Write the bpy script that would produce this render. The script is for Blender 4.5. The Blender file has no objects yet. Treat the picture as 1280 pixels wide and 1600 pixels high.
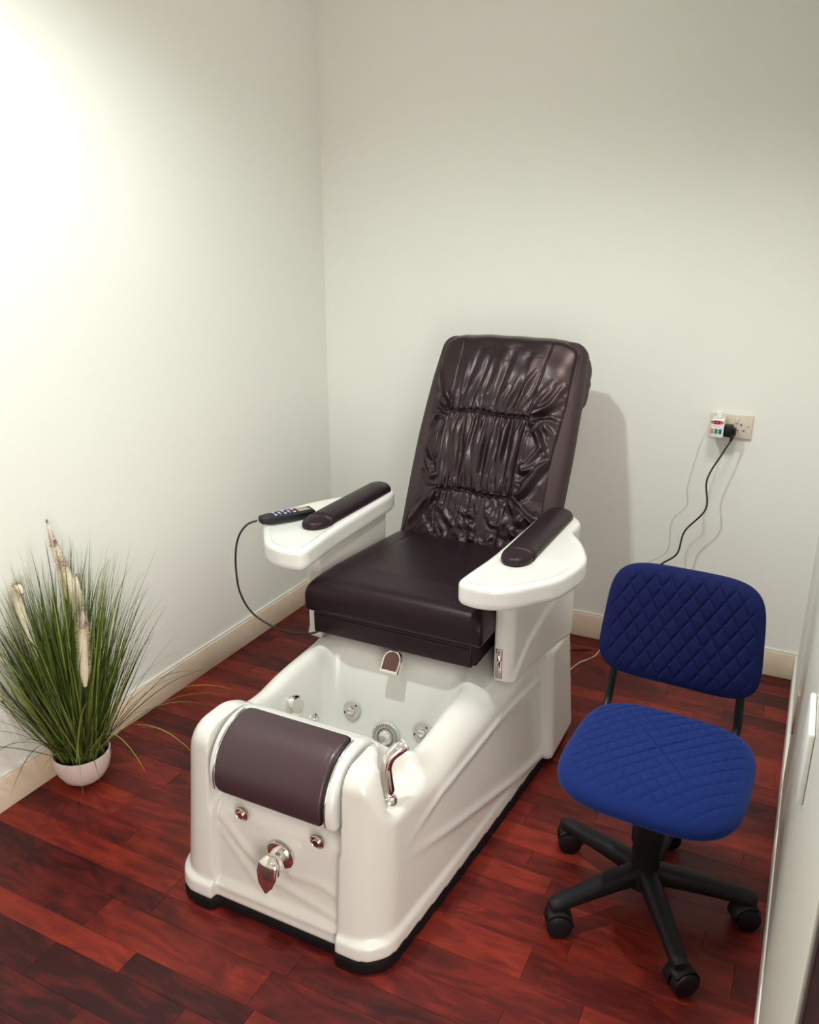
import bpy, bmesh, math, random
import numpy as np
from mathutils import Vector, Matrix, noise
random.seed(7); rng = np.random.default_rng(7)
C = bpy.context.scene.collection
S = bpy.context.scene
PI = math.pi

# ------------------------------------------------------------ camera, world, lights, exposure
H_CAM = 1.6
cam_d = bpy.data.cameras.new('camera'); cam = bpy.data.objects.new('camera', cam_d); C.objects.link(cam)
cam_d.sensor_fit = 'HORIZONTAL'; cam_d.sensor_width = 36.0
cam_d.lens = 1280.42 * 36.0 / 1280.0
cam_d.clip_start = 0.05
pitch, yaw, roll = .324089, .461023, .0015036
cy_, sy_, cp_, sp_ = math.cos(yaw), math.sin(yaw), math.cos(pitch), math.sin(pitch)
fw = Vector((-sy_*cp_, cy_*cp_, -sp_)); rt = Vector((cy_, sy_, 0)); up = rt.cross(fw)
r2 = rt*math.cos(roll) + up*math.sin(roll); u2 = -rt*math.sin(roll) + up*math.cos(roll)
M = Matrix((r2, u2, -fw)).transposed().to_4x4(); M.translation = Vector((0, 0, H_CAM))
cam.matrix_world = M
S.camera = cam

w = bpy.data.worlds.new('world'); S.world = w; w.use_nodes = True
w.node_tree.nodes['Background'].inputs[0].default_value = (1.0, .86, .80, 1)
w.node_tree.nodes['Background'].inputs[1].default_value = .10

CEIL = 2.62
LAMPS = [(-1.12, 1.26), (-.75, -0.85)]  # first is the room's downlight, second an added fill behind the camera
LAMP_POWER = [77, 18]
for (lx, ly), pw in zip(LAMPS, LAMP_POWER):
    ld = bpy.data.lights.new('downlight', 'SPOT'); ld.shadow_soft_size = .045
    ld.spot_size = math.radians(153); ld.spot_blend = .62
    ld.energy = pw; ld.color = (.90, 1.0, .955)
    lo = bpy.data.objects.new('downlight', ld); C.objects.link(lo); lo.location = (lx, ly, CEIL-.012)
pd = bpy.data.lights.new('fill_spot', 'SPOT'); pd.shadow_soft_size = .22; pd.spot_size = math.radians(134); pd.spot_blend = .8; pd.energy = 70; pd.color = (1.0, .915, .85)  # added soft warm fill from above, without a fixture
po = bpy.data.objects.new('fill_spot', pd); C.objects.link(po); po.location = (-.20, 1.85, CEIL-.02)
fd = bpy.data.lights.new('fill_area', 'AREA'); fd.shape = 'RECTANGLE'; fd.size = 1.5; fd.size_y = 1.7; fd.energy = 42; fd.color = (1.0, .885, .81)
fo = bpy.data.objects.new('fill_area', fd); C.objects.link(fo); fo.location = (.98, -.55, .95); fo.rotation_euler = (math.radians(90), 0, math.radians(50))   # added unseen area fill, right of and behind the camera
S.view_settings.view_transform = 'Standard'; S.view_settings.look = 'None'
S.view_settings.gamma = 1.0; S.view_settings.use_curve_mapping = False
S.view_settings.exposure = 0.46

# ------------------------------------------------------------ materials
def mat(name, col, rough=.5, metal=0, coat=0, sheen=0, spec=.5, trans=0, bump=None, sheen_tint=None, var=None, coat_rough=.05):
    m = bpy.data.materials.new(name); m.use_nodes = True; nt = m.node_tree; b = nt.nodes['Principled BSDF']
    b.inputs['Base Color'].default_value = (*col, 1); b.inputs['Roughness'].default_value = rough
    b.inputs['Metallic'].default_value = metal; b.inputs['Coat Weight'].default_value = coat
    b.inputs['Coat Roughness'].default_value = coat_rough
    b.inputs['Specular IOR Level'].default_value = spec
    b.inputs['Sheen Weight'].default_value = sheen
    if sheen_tint: b.inputs['Sheen Tint'].default_value = (*sheen_tint, 1)
    b.inputs['Transmission Weight'].default_value = trans
    tc = nt.nodes.new('ShaderNodeTexCoord')
    if bump:
        n = nt.nodes.new('ShaderNodeTexNoise'); n.inputs['Scale'].default_value = bump[0]; n.inputs['Detail'].default_value = 4
        nt.links.new(tc.outputs['Object'], n.inputs['Vector'])
        bp = nt.nodes.new('ShaderNodeBump'); bp.inputs['Strength'].default_value = bump[1]; bp.inputs['Distance'].default_value = bump[2]
        nt.links.new(n.outputs['Fac'], bp.inputs['Height']); nt.links.new(bp.outputs['Normal'], b.inputs['Normal'])
    if var:   # (scale, colour2, low, high)
        n = nt.nodes.new('ShaderNodeTexNoise'); n.inputs['Scale'].default_value = var[0]; n.inputs['Detail'].default_value = 5
        nt.links.new(tc.outputs['Object'], n.inputs['Vector'])
        cr = nt.nodes.new('ShaderNodeValToRGB'); e = cr.color_ramp.elements
        e[0].position = var[2]; e[0].color = (*col, 1); e[1].position = var[3]; e[1].color = (*var[1], 1)
        nt.links.new(n.outputs['Fac'], cr.inputs['Fac']); nt.links.new(cr.outputs['Color'], b.inputs['Base Color'])
    return m

M_wall = mat('wall_paint', (.875, .885, .84), .75, bump=(60, .12, .002), spec=.25)
M_ceil = mat('ceiling_paint', (.88, .87, .83), .8)
M_base = mat('skirting_tile', (.86, .74, .59), .4, var=(9, (.80, .66, .50), .42, .62))
M_caulk = mat('skirting_edge', (.85, .84, .78), .5)
M_acryl = mat('white_acrylic', (.74, .735, .70), .22, coat=.35, coat_rough=.12)
M_arm = mat('white_arm_acrylic', (.74, .75, .725), .25, coat=.3, coat_rough=.12)
M_plinth = mat('black_plinth', (.006, .005, .006), .7, spec=.2)
M_leather = mat('brown_leather', (.0105, .0045, .0078), .40, bump=(260, .10, .0008), coat=.0, spec=.28)
M_leather2 = mat('smooth_vinyl', (.0135, .006, .010), .40, bump=(320, .08, .0006), spec=.32, coat=.0, coat_rough=.35)
M_drape = mat('creased_leather', (.011, .0055, .0085), .33, bump=(300, .08, .0006), spec=.50)
M_pad = mat('footrest_vinyl', (.050, .027, .036), .38, coat=.22, coat_rough=.15, bump=(200, .06, .0006))
M_suede = mat('side_fabric', (.034, .021, .025), .6, bump=(300, .1, .0006))
M_black = mat('black_plastic', (.007, .006, .009), .45, spec=.35)
M_blackm = mat('matt_black_plastic', (.008, .007, .010), .55, spec=.35)
M_chrome = mat('chrome', (.86, .82, .79), .07, metal=1)
M_chromed = mat('satin_chrome', (.62, .52, .48), .18, metal=1)
M_chrome_refl = mat('chrome_dark_reflection', (.16, .09, .085), .08, metal=1)  # dark reddish reflection put into the metal colour
M_jet = mat('jet_plastic', (.62, .60, .55), .25, metal=.35, coat=.5)
M_jetdark = mat('jet_hole', (.03, .03, .03), .3)
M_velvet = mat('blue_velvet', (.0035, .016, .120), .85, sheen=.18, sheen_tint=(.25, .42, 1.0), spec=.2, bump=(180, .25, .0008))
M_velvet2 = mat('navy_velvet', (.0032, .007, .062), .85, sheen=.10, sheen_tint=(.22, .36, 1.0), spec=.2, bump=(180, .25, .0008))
M_pot = mat('pot_ceramic', (.74, .62, .58), .35, bump=(90, .05, .001))
M_soil = mat('soil', (.02, .015, .01), .95, bump=(80, .6, .004))
M_plate = mat('socket_plastic', (.74, .66, .56), .35)
M_white = mat('white_plastic', (.86, .86, .84), .35)
M_red = mat('red_print', (.42, .012, .03), .35)
M_pink = mat('pink_key', (.72, .25, .2), .4)
M_green = mat('green_key', (.02, .24, .13), .35)
M_teal = mat('teal_key', (.01, .15, .30), .35)
M_bluekey = mat('blue_key', (.10, .12, .40), .4)
M_greykey = mat('pale_key', (.5, .5, .62), .4)
M_screen = mat('remote_screen', (.30, .26, .22), .2)
M_cablew = mat('white_cable', (.60, .60, .52), .45)
M_cableb = mat('black_cable', (.012, .010, .014), .45)
M_text = mat('dark_print', (.10, .10, .11), .5)
M_step = mat('dark_wood', (.02, .012, .014), .4)
M_frame = mat('dark_red_wood', (.055, .018, .017), .4, var=(14, (.020, .012, .014), .4, .6))
M_paint = mat('door_paint', (.83, .83, .76), .45)
M_hinge = mat('bare_wood_edge', (.42, .29, .24), .6)

def wood_mat():
    m = bpy.data.materials.new('red_laminate'); m.use_nodes = True; nt = m.node_tree; b = nt.nodes['Principled BSDF']
    L = nt.links.new
    oi = nt.nodes.new('ShaderNodeObjectInfo'); g = nt.nodes.new('ShaderNodeNewGeometry')
    # shift of the grain per plank
    mul = nt.nodes.new('ShaderNodeVectorMath'); mul.operation = 'SCALE'; mul.inputs['Scale'].default_value = 37.0
    comb = nt.nodes.new('ShaderNodeCombineXYZ'); L(oi.outputs['Random'], comb.inputs['X']); L(oi.outputs['Random'], comb.inputs['Y']); L(comb.outputs['Vector'], mul.inputs[0])
    add = nt.nodes.new('ShaderNodeVectorMath'); L(g.outputs['Position'], add.inputs[0]); L(mul.outputs['Vector'], add.inputs[1])
    sc = nt.nodes.new('ShaderNodeVectorMath'); sc.operation = 'MULTIPLY'; sc.inputs[1].default_value = (3.0, 34.0, 1.0); L(add.outputs['Vector'], sc.inputs[0])
    n1 = nt.nodes.new('ShaderNodeTexNoise'); n1.inputs['Scale'].default_value = 1.4; n1.inputs['Detail'].default_value = 7; n1.inputs['Distortion'].default_value = 1.2; n1.inputs['Roughness'].default_value = .62
    L(sc.outputs['Vector'], n1.inputs['Vector'])
    sc2 = nt.nodes.new('ShaderNodeVectorMath'); sc2.operation = 'MULTIPLY'; sc2.inputs[1].default_value = (4.5, 13.0, 1.0); L(add.outputs['Vector'], sc2.inputs[0])
    n2 = nt.nodes.new('ShaderNodeTexNoise'); n2.inputs['Scale'].default_value = 1.0; n2.inputs['Detail'].default_value = 3; n2.inputs['Distortion'].default_value = 2.0
    L(sc2.outputs['Vector'], n2.inputs['Vector'])
    # tone: plank tone (object colour red channel) + grain
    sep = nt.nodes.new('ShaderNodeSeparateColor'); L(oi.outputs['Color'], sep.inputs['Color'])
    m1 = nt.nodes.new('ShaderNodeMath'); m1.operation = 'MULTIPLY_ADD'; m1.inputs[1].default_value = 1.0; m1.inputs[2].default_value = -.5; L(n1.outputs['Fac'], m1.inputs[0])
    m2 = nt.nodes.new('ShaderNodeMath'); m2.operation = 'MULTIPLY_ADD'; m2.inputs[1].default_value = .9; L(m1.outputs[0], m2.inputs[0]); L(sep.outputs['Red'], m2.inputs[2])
    m3 = nt.nodes.new('ShaderNodeMath'); m3.operation = 'MULTIPLY_ADD'; m3.inputs[1].default_value = 1.3; L(n2.outputs['Fac'], m3.inputs[0])
    m4 = nt.nodes.new('ShaderNodeMath'); m4.operation = 'SUBTRACT'; m4.inputs[1].default_value = .65; L(m2.outputs[0], m4.inputs[0]); L(m4.outputs[0], m3.inputs[2])
    cr = nt.nodes.new('ShaderNodeValToRGB'); e = cr.color_ramp.elements
    e[0].position = 0.0; e[0].color = (.030, .0042, .0055, 1); e[1].position = 1.0; e[1].color = (.235, .0245, .013, 1)
    e2 = cr.color_ramp.elements.new(.5); e2.color = (.110, .0110, .0085, 1)
    L(m3.outputs[0], cr.inputs['Fac']); L(cr.outputs['Color'], b.inputs['Base Color'])
    b.inputs['Roughness'].default_value = .40; b.inputs['Specular IOR Level'].default_value = .25
    bp = nt.nodes.new('ShaderNodeBump'); bp.inputs['Strength'].default_value = .12; bp.inputs['Distance'].default_value = .001
    L(n1.outputs['Fac'], bp.inputs['Height']); L(bp.outputs['Normal'], b.inputs['Normal'])
    return m
M_wood = wood_mat()

def island_mat(name, c0, c1, c2, rough, spec=.3):
    m = bpy.data.materials.new(name); m.use_nodes = True; nt = m.node_tree; b = nt.nodes['Principled BSDF']
    g = nt.nodes.new('ShaderNodeNewGeometry'); cr = nt.nodes.new('ShaderNodeValToRGB'); e = cr.color_ramp.elements
    e[0].position = 0; e[0].color = (*c0, 1); e[1].position = 1; e[1].color = (*c2, 1); cr.color_ramp.elements.new(.6).color = (*c1, 1)
    nt.links.new(g.outputs['Random Per Island'], cr.inputs['Fac']); nt.links.new(cr.outputs['Color'], b.inputs['Base Color'])
    b.inputs['Roughness'].default_value = rough; b.inputs['Specular IOR Level'].default_value = spec
    return m
M_grass = island_mat('grass_blades', (.020, .036, .010), (.10, .16, .024), (.32, .38, .08), .55)
M_plume = island_mat('plume_hair', (.66, .58, .42), (.78, .71, .54), (.88, .82, .68), .8)
M_spike = island_mat('plume_tip', (.34, .20, .18), (.50, .34, .30), (.66, .52, .44), .8)

for m_ in (M_leather, M_leather2, M_drape, M_suede, M_pad):
    m_.node_tree.nodes['Principled BSDF'].inputs['Specular Tint'].default_value = (1.0, .80, .80, 1)
# ------------------------------------------------------------ mesh helpers
def setp(o, label=None, cat=None, group=None, kind=None):
    if label: o['label'] = label
    if cat: o['category'] = cat
    if group: o['group'] = group
    if kind: o['kind'] = kind
    return o
def empty(name, loc=(0, 0, 0), rz=0):
    o = bpy.data.objects.new(name, None); C.objects.link(o); o.location = loc; o.rotation_euler = (0, 0, rz); o.empty_display_size = .05
    return o
def mesh_from(name, V, F, m, parent=None, smooth=True):
    me = bpy.data.meshes.new(name); V = np.asarray(V, dtype=np.float32)
    if isinstance(F, np.ndarray):
        n = F.shape[1]; me.vertices.add(len(V)); me.vertices.foreach_set('co', V.ravel())
        me.loops.add(F.size); me.loops.foreach_set('vertex_index', F.astype(np.int32).ravel())
        me.polygons.add(len(F)); me.polygons.foreach_set('loop_start', np.arange(0, F.size, n, dtype=np.int32))
        me.update(calc_edges=True)
    else:
        me.from_pydata([tuple(map(float, v)) for v in V], [], [tuple(map(int, f)) for f in F])
    me.validate()
    if smooth: me.polygons.foreach_set('use_smooth', [True]*len(me.polygons))
    me.materials.append(m)
    o = bpy.data.objects.new(name, me); C.objects.link(o)
    if parent: o.parent = parent
    return o
def box(name, lo, hi, m, parent=None, bev=.0, seg=2, rot=None, piv=None):
    bm = bmesh.new(); bmesh.ops.create_cube(bm, size=1)
    c = [(a+b)/2 for a, b in zip(lo, hi)]; s = [b-a for a, b in zip(lo, hi)]
    bmesh.ops.scale(bm, vec=s, verts=bm.verts)
    if bev: bmesh.ops.bevel(bm, geom=bm.edges[:], offset=bev, segments=seg, profile=.5, affect='EDGES')
    if rot is not None: bmesh.ops.transform(bm, matrix=rot.to_4x4(), verts=bm.verts)
    bmesh.ops.translate(bm, vec=c, verts=bm.verts)
    me = bpy.data.meshes.new(name); bm.to_mesh(me); bm.free()
    if bev:
        me.polygons.foreach_set('use_smooth', [True]*len(me.polygons))
        try: me.set_sharp_from_angle(angle=math.radians(50))
        except Exception: pass
    me.materials.append(m); o = bpy.data.objects.new(name, me); C.objects.link(o)
    if parent: o.parent = parent
    return o
def basis(z):
    z = Vector(z).normalized(); a = Vector((0, 0, 1)) if abs(z.z) < .9 else Vector((1, 0, 0))
    x = a.cross(z).normalized(); y = z.cross(x); return x, y, z
def lathe(name, prof, m, parent=None, seg=40, org=(0, 0, 0), axis=(0, 0, 1), close=True):
    """prof: list of (r, h) along axis"""
    x, y, z = basis(axis); org = Vector(org); V = []; F = []
    for r, h in prof:
        for k in range(seg):
            a = 2*PI*k/seg; V.append(org + x*(r*math.cos(a)) + y*(r*math.sin(a)) + z*h)
    n = len(prof)
    for i in range(n-1):
        for k in range(seg):
            k2 = (k+1) % seg; F.append((i*seg+k, i*seg+k2, (i+1)*seg+k2, (i+1)*seg+k))
    if close: F.append(tuple(range(seg))[::-1]); F.append(tuple((n-1)*seg+k for k in range(seg)))
    o = mesh_from(name, V, F, m, parent)
    try: o.data.set_sharp_from_angle(angle=math.radians(40))
    except Exception: pass
    return o
def catmull(P, n):
    P = [Vector(p) for p in P]; P = [P[0]*2-P[1]] + P + [P[-1]*2-P[-2]]; out = []
    for i in range(1, len(P)-2):
        for k in range(n):
            t = k/n; a, b, c, d = P[i-1], P[i], P[i+1], P[i+2]
            out.append(.5*((2*b) + (c-a)*t + (2*a-5*b+4*c-d)*t*t + (-a+3*b-3*c+d)*t**3))
    out.append(P[-2]); return out
def sweep(name, P, W, Hh, m, parent=None, seg=16, ex=2.0, n=8, upv=(0, 0, 1), caps=True):
    """superellipse section swept on a spline; W, Hh half sizes per control point"""
    k0 = len(P); Q = catmull(P, n) if n > 1 else [Vector(p) for p in P]
    ts = np.linspace(0, k0-1, len(Q)); Wi = np.interp(ts, range(k0), W if hasattr(W, '__len__') else [W]*k0); Hi = np.interp(ts, range(k0), Hh if hasattr(Hh, '__len__') else [Hh]*k0)
    V = []; F = []; u = Vector(upv)
    for i, q in enumerate(Q):
        t = (Q[min(i+1, len(Q)-1)] - Q[max(i-1, 0)]).normalized()
        s = t.cross(u)
        if s.length < 1e-4: s = t.cross(Vector((1, 0, 0)))
        s.normalize(); v = s.cross(t); u = v
        for k in range(seg):
            a = 2*PI*k/seg; ca, sa = math.cos(a), math.sin(a)
            V.append(q + s*(Wi[i]*math.copysign(abs(ca)**(2/ex), ca)) + v*(Hi[i]*math.copysign(abs(sa)**(2/ex), sa)))
    for i in range(len(Q)-1):
        for k in range(seg):
            k2 = (k+1) % seg; F.append((i*seg+k, i*seg+k2, (i+1)*seg+k2, (i+1)*seg+k))
    if caps: F.append(tuple(range(seg))[::-1]); F.append(tuple((len(Q)-1)*seg+k for k in range(seg)))
    o = mesh_from(name, V, F, m, parent)
    if caps:
        try: o.data.set_sharp_from_angle(angle=math.radians(55))
        except Exception: pass
    return o
def smax(a, b, k):
    h = np.clip(.5+.5*(a-b)/k, 0, 1); return b*(1-h)+a*h + k*h*(1-h)
def smin(a, b, k): return -smax(-a, -b, k)
def rint(a, b, r):
    a2 = np.maximum(a+r, 0); b2 = np.maximum(b+r, 0)
    return np.minimum(np.maximum(a+r, b+r), 0) + np.sqrt(a2*a2+b2*b2) - r
def sstep(a, b, x):
    t = np.clip((x-a)/(b-a), 0, 1); return t*t*(3-2*t)
def surfnet(name, fn, lo, hi, h, m, parent=None):
    ax = [np.arange(lo[i]-1.5*h, hi[i]+1.5*h+h, h) for i in range(3)]
    U, Vv, Z = np.meshgrid(*ax, indexing='ij'); F = fn(U, Vv, Z).astype(np.float64)
    F[0] = F[-1] = np.maximum(F[0], h); F[:, 0] = F[:, -1] = h; F[:, :, 0] = F[:, :, -1] = h; F[0] = h; F[-1] = h
    ins = F < 0; nx, ny, nz = F.shape
    acc = np.zeros((nx-1, ny-1, nz-1, 3)); cnt = np.zeros((nx-1, ny-1, nz-1))
    offs = [(i, j, k) for i in (0, 1) for j in (0, 1) for k in (0, 1)]
    def sl(a, o): return a[o[0]:nx-1+o[0], o[1]:ny-1+o[1], o[2]:nz-1+o[2]]
    for o in offs:
        for d in range(3):
            if o[d]: continue
            o2 = list(o); o2[d] = 1
            fa, fb = sl(F, o), sl(F, o2); cr = (fa < 0) != (fb < 0)
            with np.errstate(divide='ignore', invalid='ignore'): t = np.where(cr, fa/(fa-fb), 0)
            for q in range(3): acc[..., q] += np.where(cr, o[q] + (t if q == d else 0), 0)
            cnt += cr
    act = cnt > 0; idx = -np.ones(act.shape, dtype=np.int64); idx[act] = np.arange(act.sum())
    ii = np.argwhere(act); P = acc[act]/cnt[act][:, None] + ii
    P = P*h + np.array([a[0] for a in ax])
    Q = []
    for d in range(3):
        e1, e2 = (d+1) % 3, (d+2) % 3
        o = [0, 0, 0]; s0 = [slice(1, None)]*3; s0[d] = slice(0, -1)
        A = F[tuple(slice(1, -1) if q != d else slice(0, -1) for q in range(3))]
        B = F[tuple(slice(1, -1) if q != d else slice(1, None) for q in range(3))]
        cr = (A < 0) != (B < 0); loc = np.argwhere(cr)
        base = loc.copy(); base[:, e1] += 0; base[:, e2] += 0
        def g(a, b):
            L = base.copy(); L[:, e1] += a; L[:, e2] += b; return idx[L[:, 0], L[:, 1], L[:, 2]]
        q = np.stack([g(0, 0), g(1, 0), g(1, 1), g(0, 1)], 1)
        flip = (A[cr] < 0)
        q[~flip] = q[~flip][:, ::-1]
        Q.append(q)
    return mesh_from(name, P, np.concatenate(Q), m, parent)
def poly_sdf(U, V, P):
    P = np.asarray(P); n = len(P); d = np.full(U.shape, 1e9); s = np.ones(U.shape)
    for i in range(n):
        a = P[i]; b = P[i-1]; ex, ey = b-a; wx, wy = U-a[0], V-a[1]
        t = np.clip((wx*ex+wy*ey)/(ex*ex+ey*ey), 0, 1); dx, dy = wx-ex*t, wy-ey*t
        d = np.minimum(d, dx*dx+dy*dy)
        c1 = V >= a[1]; c2 = V < b[1]; c3 = ex*wy > ey*wx
        fl = (c1 & c2 & c3) | (~c1 & ~c2 & ~c3); s = np.where(fl, -s, s)
    return s*np.sqrt(d)

# ------------------------------------------------------------ the room
XL, XR, YB, YE, YF = -1.963, .087, 3.126, .815, -1.60
st = lambda o: setp(o, kind='structure')
st(box('wall_left', (XL-.1, YF, 0), (XL, YB+.1, CEIL), M_wall))
st(box('wall_back', (XL-.1, YB, 0), (XR+.1, YB+.1, CEIL), M_wall))
st(box('wall_right', (XR, YE, 0), (XR+.10, YB, CEIL), M_wall))
st(box('wall_front', (XL-.1, YF-.1, 0), (1.3, YF, CEIL), M_wall))
st(box('wall_corridor', (1.2, YF, 0), (1.3, YB, CEIL), M_wall))
st(box('ceiling', (XL-.1, YF-.1, CEIL), (1.3, YB+.1, CEIL+.1), M_ceil))
BH = .103
st(box('baseboard_left', (XL, YF, 0), (XL+.010, YB, BH), M_base, bev=.002))
st(box('baseboard_back', (XL+.010, YB-.010, 0), (XR-.010, YB, BH), M_base, bev=.002))
st(box('baseboard_right', (XR-.010, YE, 0), (XR, YB, BH), M_caulk, bev=.002))
st(box('trim_1', (XL, YF, BH), (XL+.006, YB, BH+.010), M_caulk, bev=.002))
st(box('trim_2', (XL+.006, YB-.006, BH), (XR, YB, BH+.010), M_caulk, bev=.002))
# floor : sub floor with planks standing proud of it
floor = st(box('floor', (XL-.1, YF-.1, -.06), (1.3, YB+.1, -.004), M_step))
rows = [.996]
pat = [.062, .100, .070, .078, .085, .100]
while rows[-1] < YB: rows.append(rows[-1] + pat[(len(rows)-1) % 6])
k = 0
while rows[0] > .70: rows.insert(0, rows[0]-pat[::-1][k % 6]); k += 1
nb = 0
special = {}
def plank(x0, x1, y0, y1, tone, par=floor):
    g = .0002
    V = [(x0+g, y0+g, -.004), (x1-g, y0+g, -.004), (x1-g, y1-g, -.004), (x0+g, y1-g, -.004)]
    b = g+.0006
    V += [(x0+g, y0+g, -.0006), (x1-g, y0+g, -.0006), (x1-g, y1-g, -.0006), (x0+g, y1-g, -.0006)]
    V += [(x0+b, y0+b, 0), (x1-b, y0+b, 0), (x1-b, y1-b, 0), (x0+b, y1-b, 0)]
    F = [(8, 9, 10, 11)]
    for a in (0, 4):
        for q in range(4): r = (q+1) % 4; F.append((a+q, a+r, a+4+r, a+4+q))
    o = mesh_from('plank', V, F, M_wood, par, smooth=False); o.color = (tone, tone, tone, 1); return o
for i in range(len(rows)-1):
    y0, y1 = rows[i], rows[i+1]
    if y1 > YB+.1: y1 = YB+.05
    x = XL - rng.uniform(0, .4); ends = [x]
    tgt = None
    if abs(y0-.996) < .002: ends = [-2.1, -1.75, -1.242]
    if abs(y0-1.391) < .02: ends = [-2.1, -1.66, -1.16, -.70, -.41]
    if abs(y0-1.158) < .01: ends = [-2.1, -1.74, -1.30]
    while ends[-1] < .85: ends.append(ends[-1] + rng.uniform(.30, .52))
    for a, b in zip(ends[:-1], ends[1:]):
        if b < XL-.02: continue
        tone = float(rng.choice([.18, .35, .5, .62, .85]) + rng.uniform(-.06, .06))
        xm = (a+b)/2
        if y0 < 1.2 and xm < -1.2: tone *= .5  # falling light at the front left, darkened into the plank tone
        if y0 < .99: tone *= .55  # same shading carried on into the nearest rows
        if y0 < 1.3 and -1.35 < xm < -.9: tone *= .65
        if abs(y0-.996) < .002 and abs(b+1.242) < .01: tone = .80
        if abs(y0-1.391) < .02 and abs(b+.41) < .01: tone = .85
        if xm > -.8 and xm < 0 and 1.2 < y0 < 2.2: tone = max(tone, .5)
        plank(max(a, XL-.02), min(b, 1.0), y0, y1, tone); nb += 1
# the part of the floor behind the lens, in one mesh
V, F = [], []
for i in range(26):
    y0 = rows[0]-(i+1)*.09; x = XL-.05
    while x < 1.2:
        L = rng.uniform(.3, .5); n = len(V); g = .0006
        V += [(x+g, y0+g, 0), (x+L-g, y0+g, 0), (x+L-g, y0+.09-g, 0), (x+g, y0+.09-g, 0)]; F.append((n, n+1, n+2, n+3)); x += L
o = mesh_from('plank_field', V, F, M_wood, floor, smooth=False); o.color = (.4, .4, .4, 1); o['kind'] = 'stuff'

# dark wooden frame closing the end of the right wall
st(box('door_1', (XR-.001, YE-.022, 0), (XR+.14, YE, 2.15), M_frame, bev=.003))
# white painted panel on the right wall, bare edge and small plate
tp = st(box('trim_3', (XR-.007, YE-.002, BH+.001), (XR, 2.30, CEIL-.01), M_paint, bev=.003))
box('bare_edge', (XR-.012, 2.16, .33), (XR-.0065, 2.20, .45), M_hinge, tp, bev=.001)
wp = box('wall_box', (XR-.018, 1.29, .715), (XR-.0075, 1.435, .85), M_white, bev=.004)
setp(wp, 'small cream wall box on the white panel at the right edge of the photo', 'wall box')
# rings for the ceiling downlight and for the added rear fill
for i, (lx, ly) in enumerate(LAMPS):
    t = empty('ceiling_light_or_fill', (lx, ly, CEIL)); setp(t, ['round recessed ceiling downlight above the spa chair', 'ring of the added fill light behind the camera'][i], 'light')
    lathe('ring', [(.062, 0), (.075, 0), (.075, -.006), (.062, -.009), (.056, -.004)], M_white, t, close=False)

# ------------------------------------------------------------ pedicure spa chair
X0, Y0 = -.985, 1.24
spa = empty('pedicure_chair', (X0, Y0, 0))
setp(spa, 'white pedicure spa chair with foot tub and dark brown leather seat', 'chair')
def line_bump(V, Z, pts, wd, amp):
    d = np.full(V.shape, 1e9)
    for (a, b), (c, e) in zip(pts[:-1], pts[1:]):
        ex, ey = c-a, e-b; t = np.clip(((V-a)*ex+(Z-b)*ey)/(ex*ex+ey*ey), 0, 1)
        d = np.minimum(d, np.hypot(V-a-ex*t, Z-b-ey*t))
    return amp*np.exp(-(d/wd)**2)
def half_w(V, Z):
    zt = np.clip(Z/.41, 0, 1)
    Wb = np.interp(V, [0, .08, .3, .68, 1.05], [.297, .300, .325, .362, .392])
    Wt = np.interp(V, [0, .1, .35, .7, 1.05], [.275, .285, .305, .325, .350])
    return Wb + (Wt-Wb)*zt
def tub_fn(U, V, Z):
    au = np.abs(U); W = half_w(V, Z)
    sk = sstep(.088, .070, Z)
    W = W + .011*sk*np.interp(V, [0, .15, .8], [1, .9, .1])
    W = W + line_bump(V, Z, [(1.08, .30), (.64, .325), (.30, .312), (.10, .262)], .011, .006)*sstep(.10, .34, V)
    W = W + line_bump(V, Z, [(1.10, .02), (.69, .095), (.39, .170), (.10, .250)], .012, .006)*sstep(.10, .34, V)
    side = au - W
    Fp = .08*Z - .010*sk
    pan = sstep(.180, .172, au)
    Fr = Fp + .024*pan*sstep(.02, .05, Z+.03) 
    # moulded ripples on the front panel
    rip = line_bump(U, Z, [(-.17, .265), (-.10, .20), (.0, .135), (.17, .10)], .012, .006) + line_bump(U, Z, [(-.17, .225), (-.11, .165), (-.03, .09)], .012, .005) \
        + line_bump(U, Z, [(-.18, .075), (.18, .075)], .010, .006) + line_bump(U, Z, [(.04, .17), (.12, .175), (.18, .155)], .012, .004)
    Fr = Fr - rip*pan - .004*sstep(.11, .03, Z)*pan
    # narrow joint beside the right pillar
    Fr = Fr + .010*np.exp(-((U-.1765)/.0035)**2)
    front = Fr - V
    T = .44 - .5*np.maximum(au-.225, 0) - .012*np.exp(-((V-.36)/.08)**2)
    T = T + .055*(1-sstep(.15, .30, V))*(1-.75*sstep(.235, .29, au)) + .042*sstep(.66, .95, V)*sstep(.27, .32, au)
    T = np.where((au < .181) & (V < .20), .31, T)
    T = T - .028*sstep(.235, .28, U)*(1-sstep(.25, .40, V))
    top = Z - T
    f = rint(side, front, .085)
    f = rint(f, top, .045)
    f = rint(f, V-1.10, .03)
    hw = .170+.062*np.clip((Z-.12)/.32, 0, 1.1); vb = .56+.115*np.clip((Z-.12)/.32, 0, 1.1)
    bs = rint(rint(au-hw, V-vb, .07), .245-V, .06); bs = rint(bs, .125-Z, .06)
    f = smax(f, -bs, .045)
    f = np.where((au < .181) & (V < .20), np.maximum(f, Z-.31), f)
    sc = rint(np.hypot(U-.298, (V-.175)*1.0) - (.086+.35*np.clip(Z-.372, 0, .2)*sstep(.15, .22, V)), .372-Z, .025)
    f = smax(f, -sc, .016)
    f = np.maximum(f, .036-Z)
    # opening for the feet of the pedestal stays closed below
    return f
surfnet('foot_tub', tub_fn, (-.43, -.03, .02), (.43, 1.12, .52), .0062, M_acryl, spa)
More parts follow.
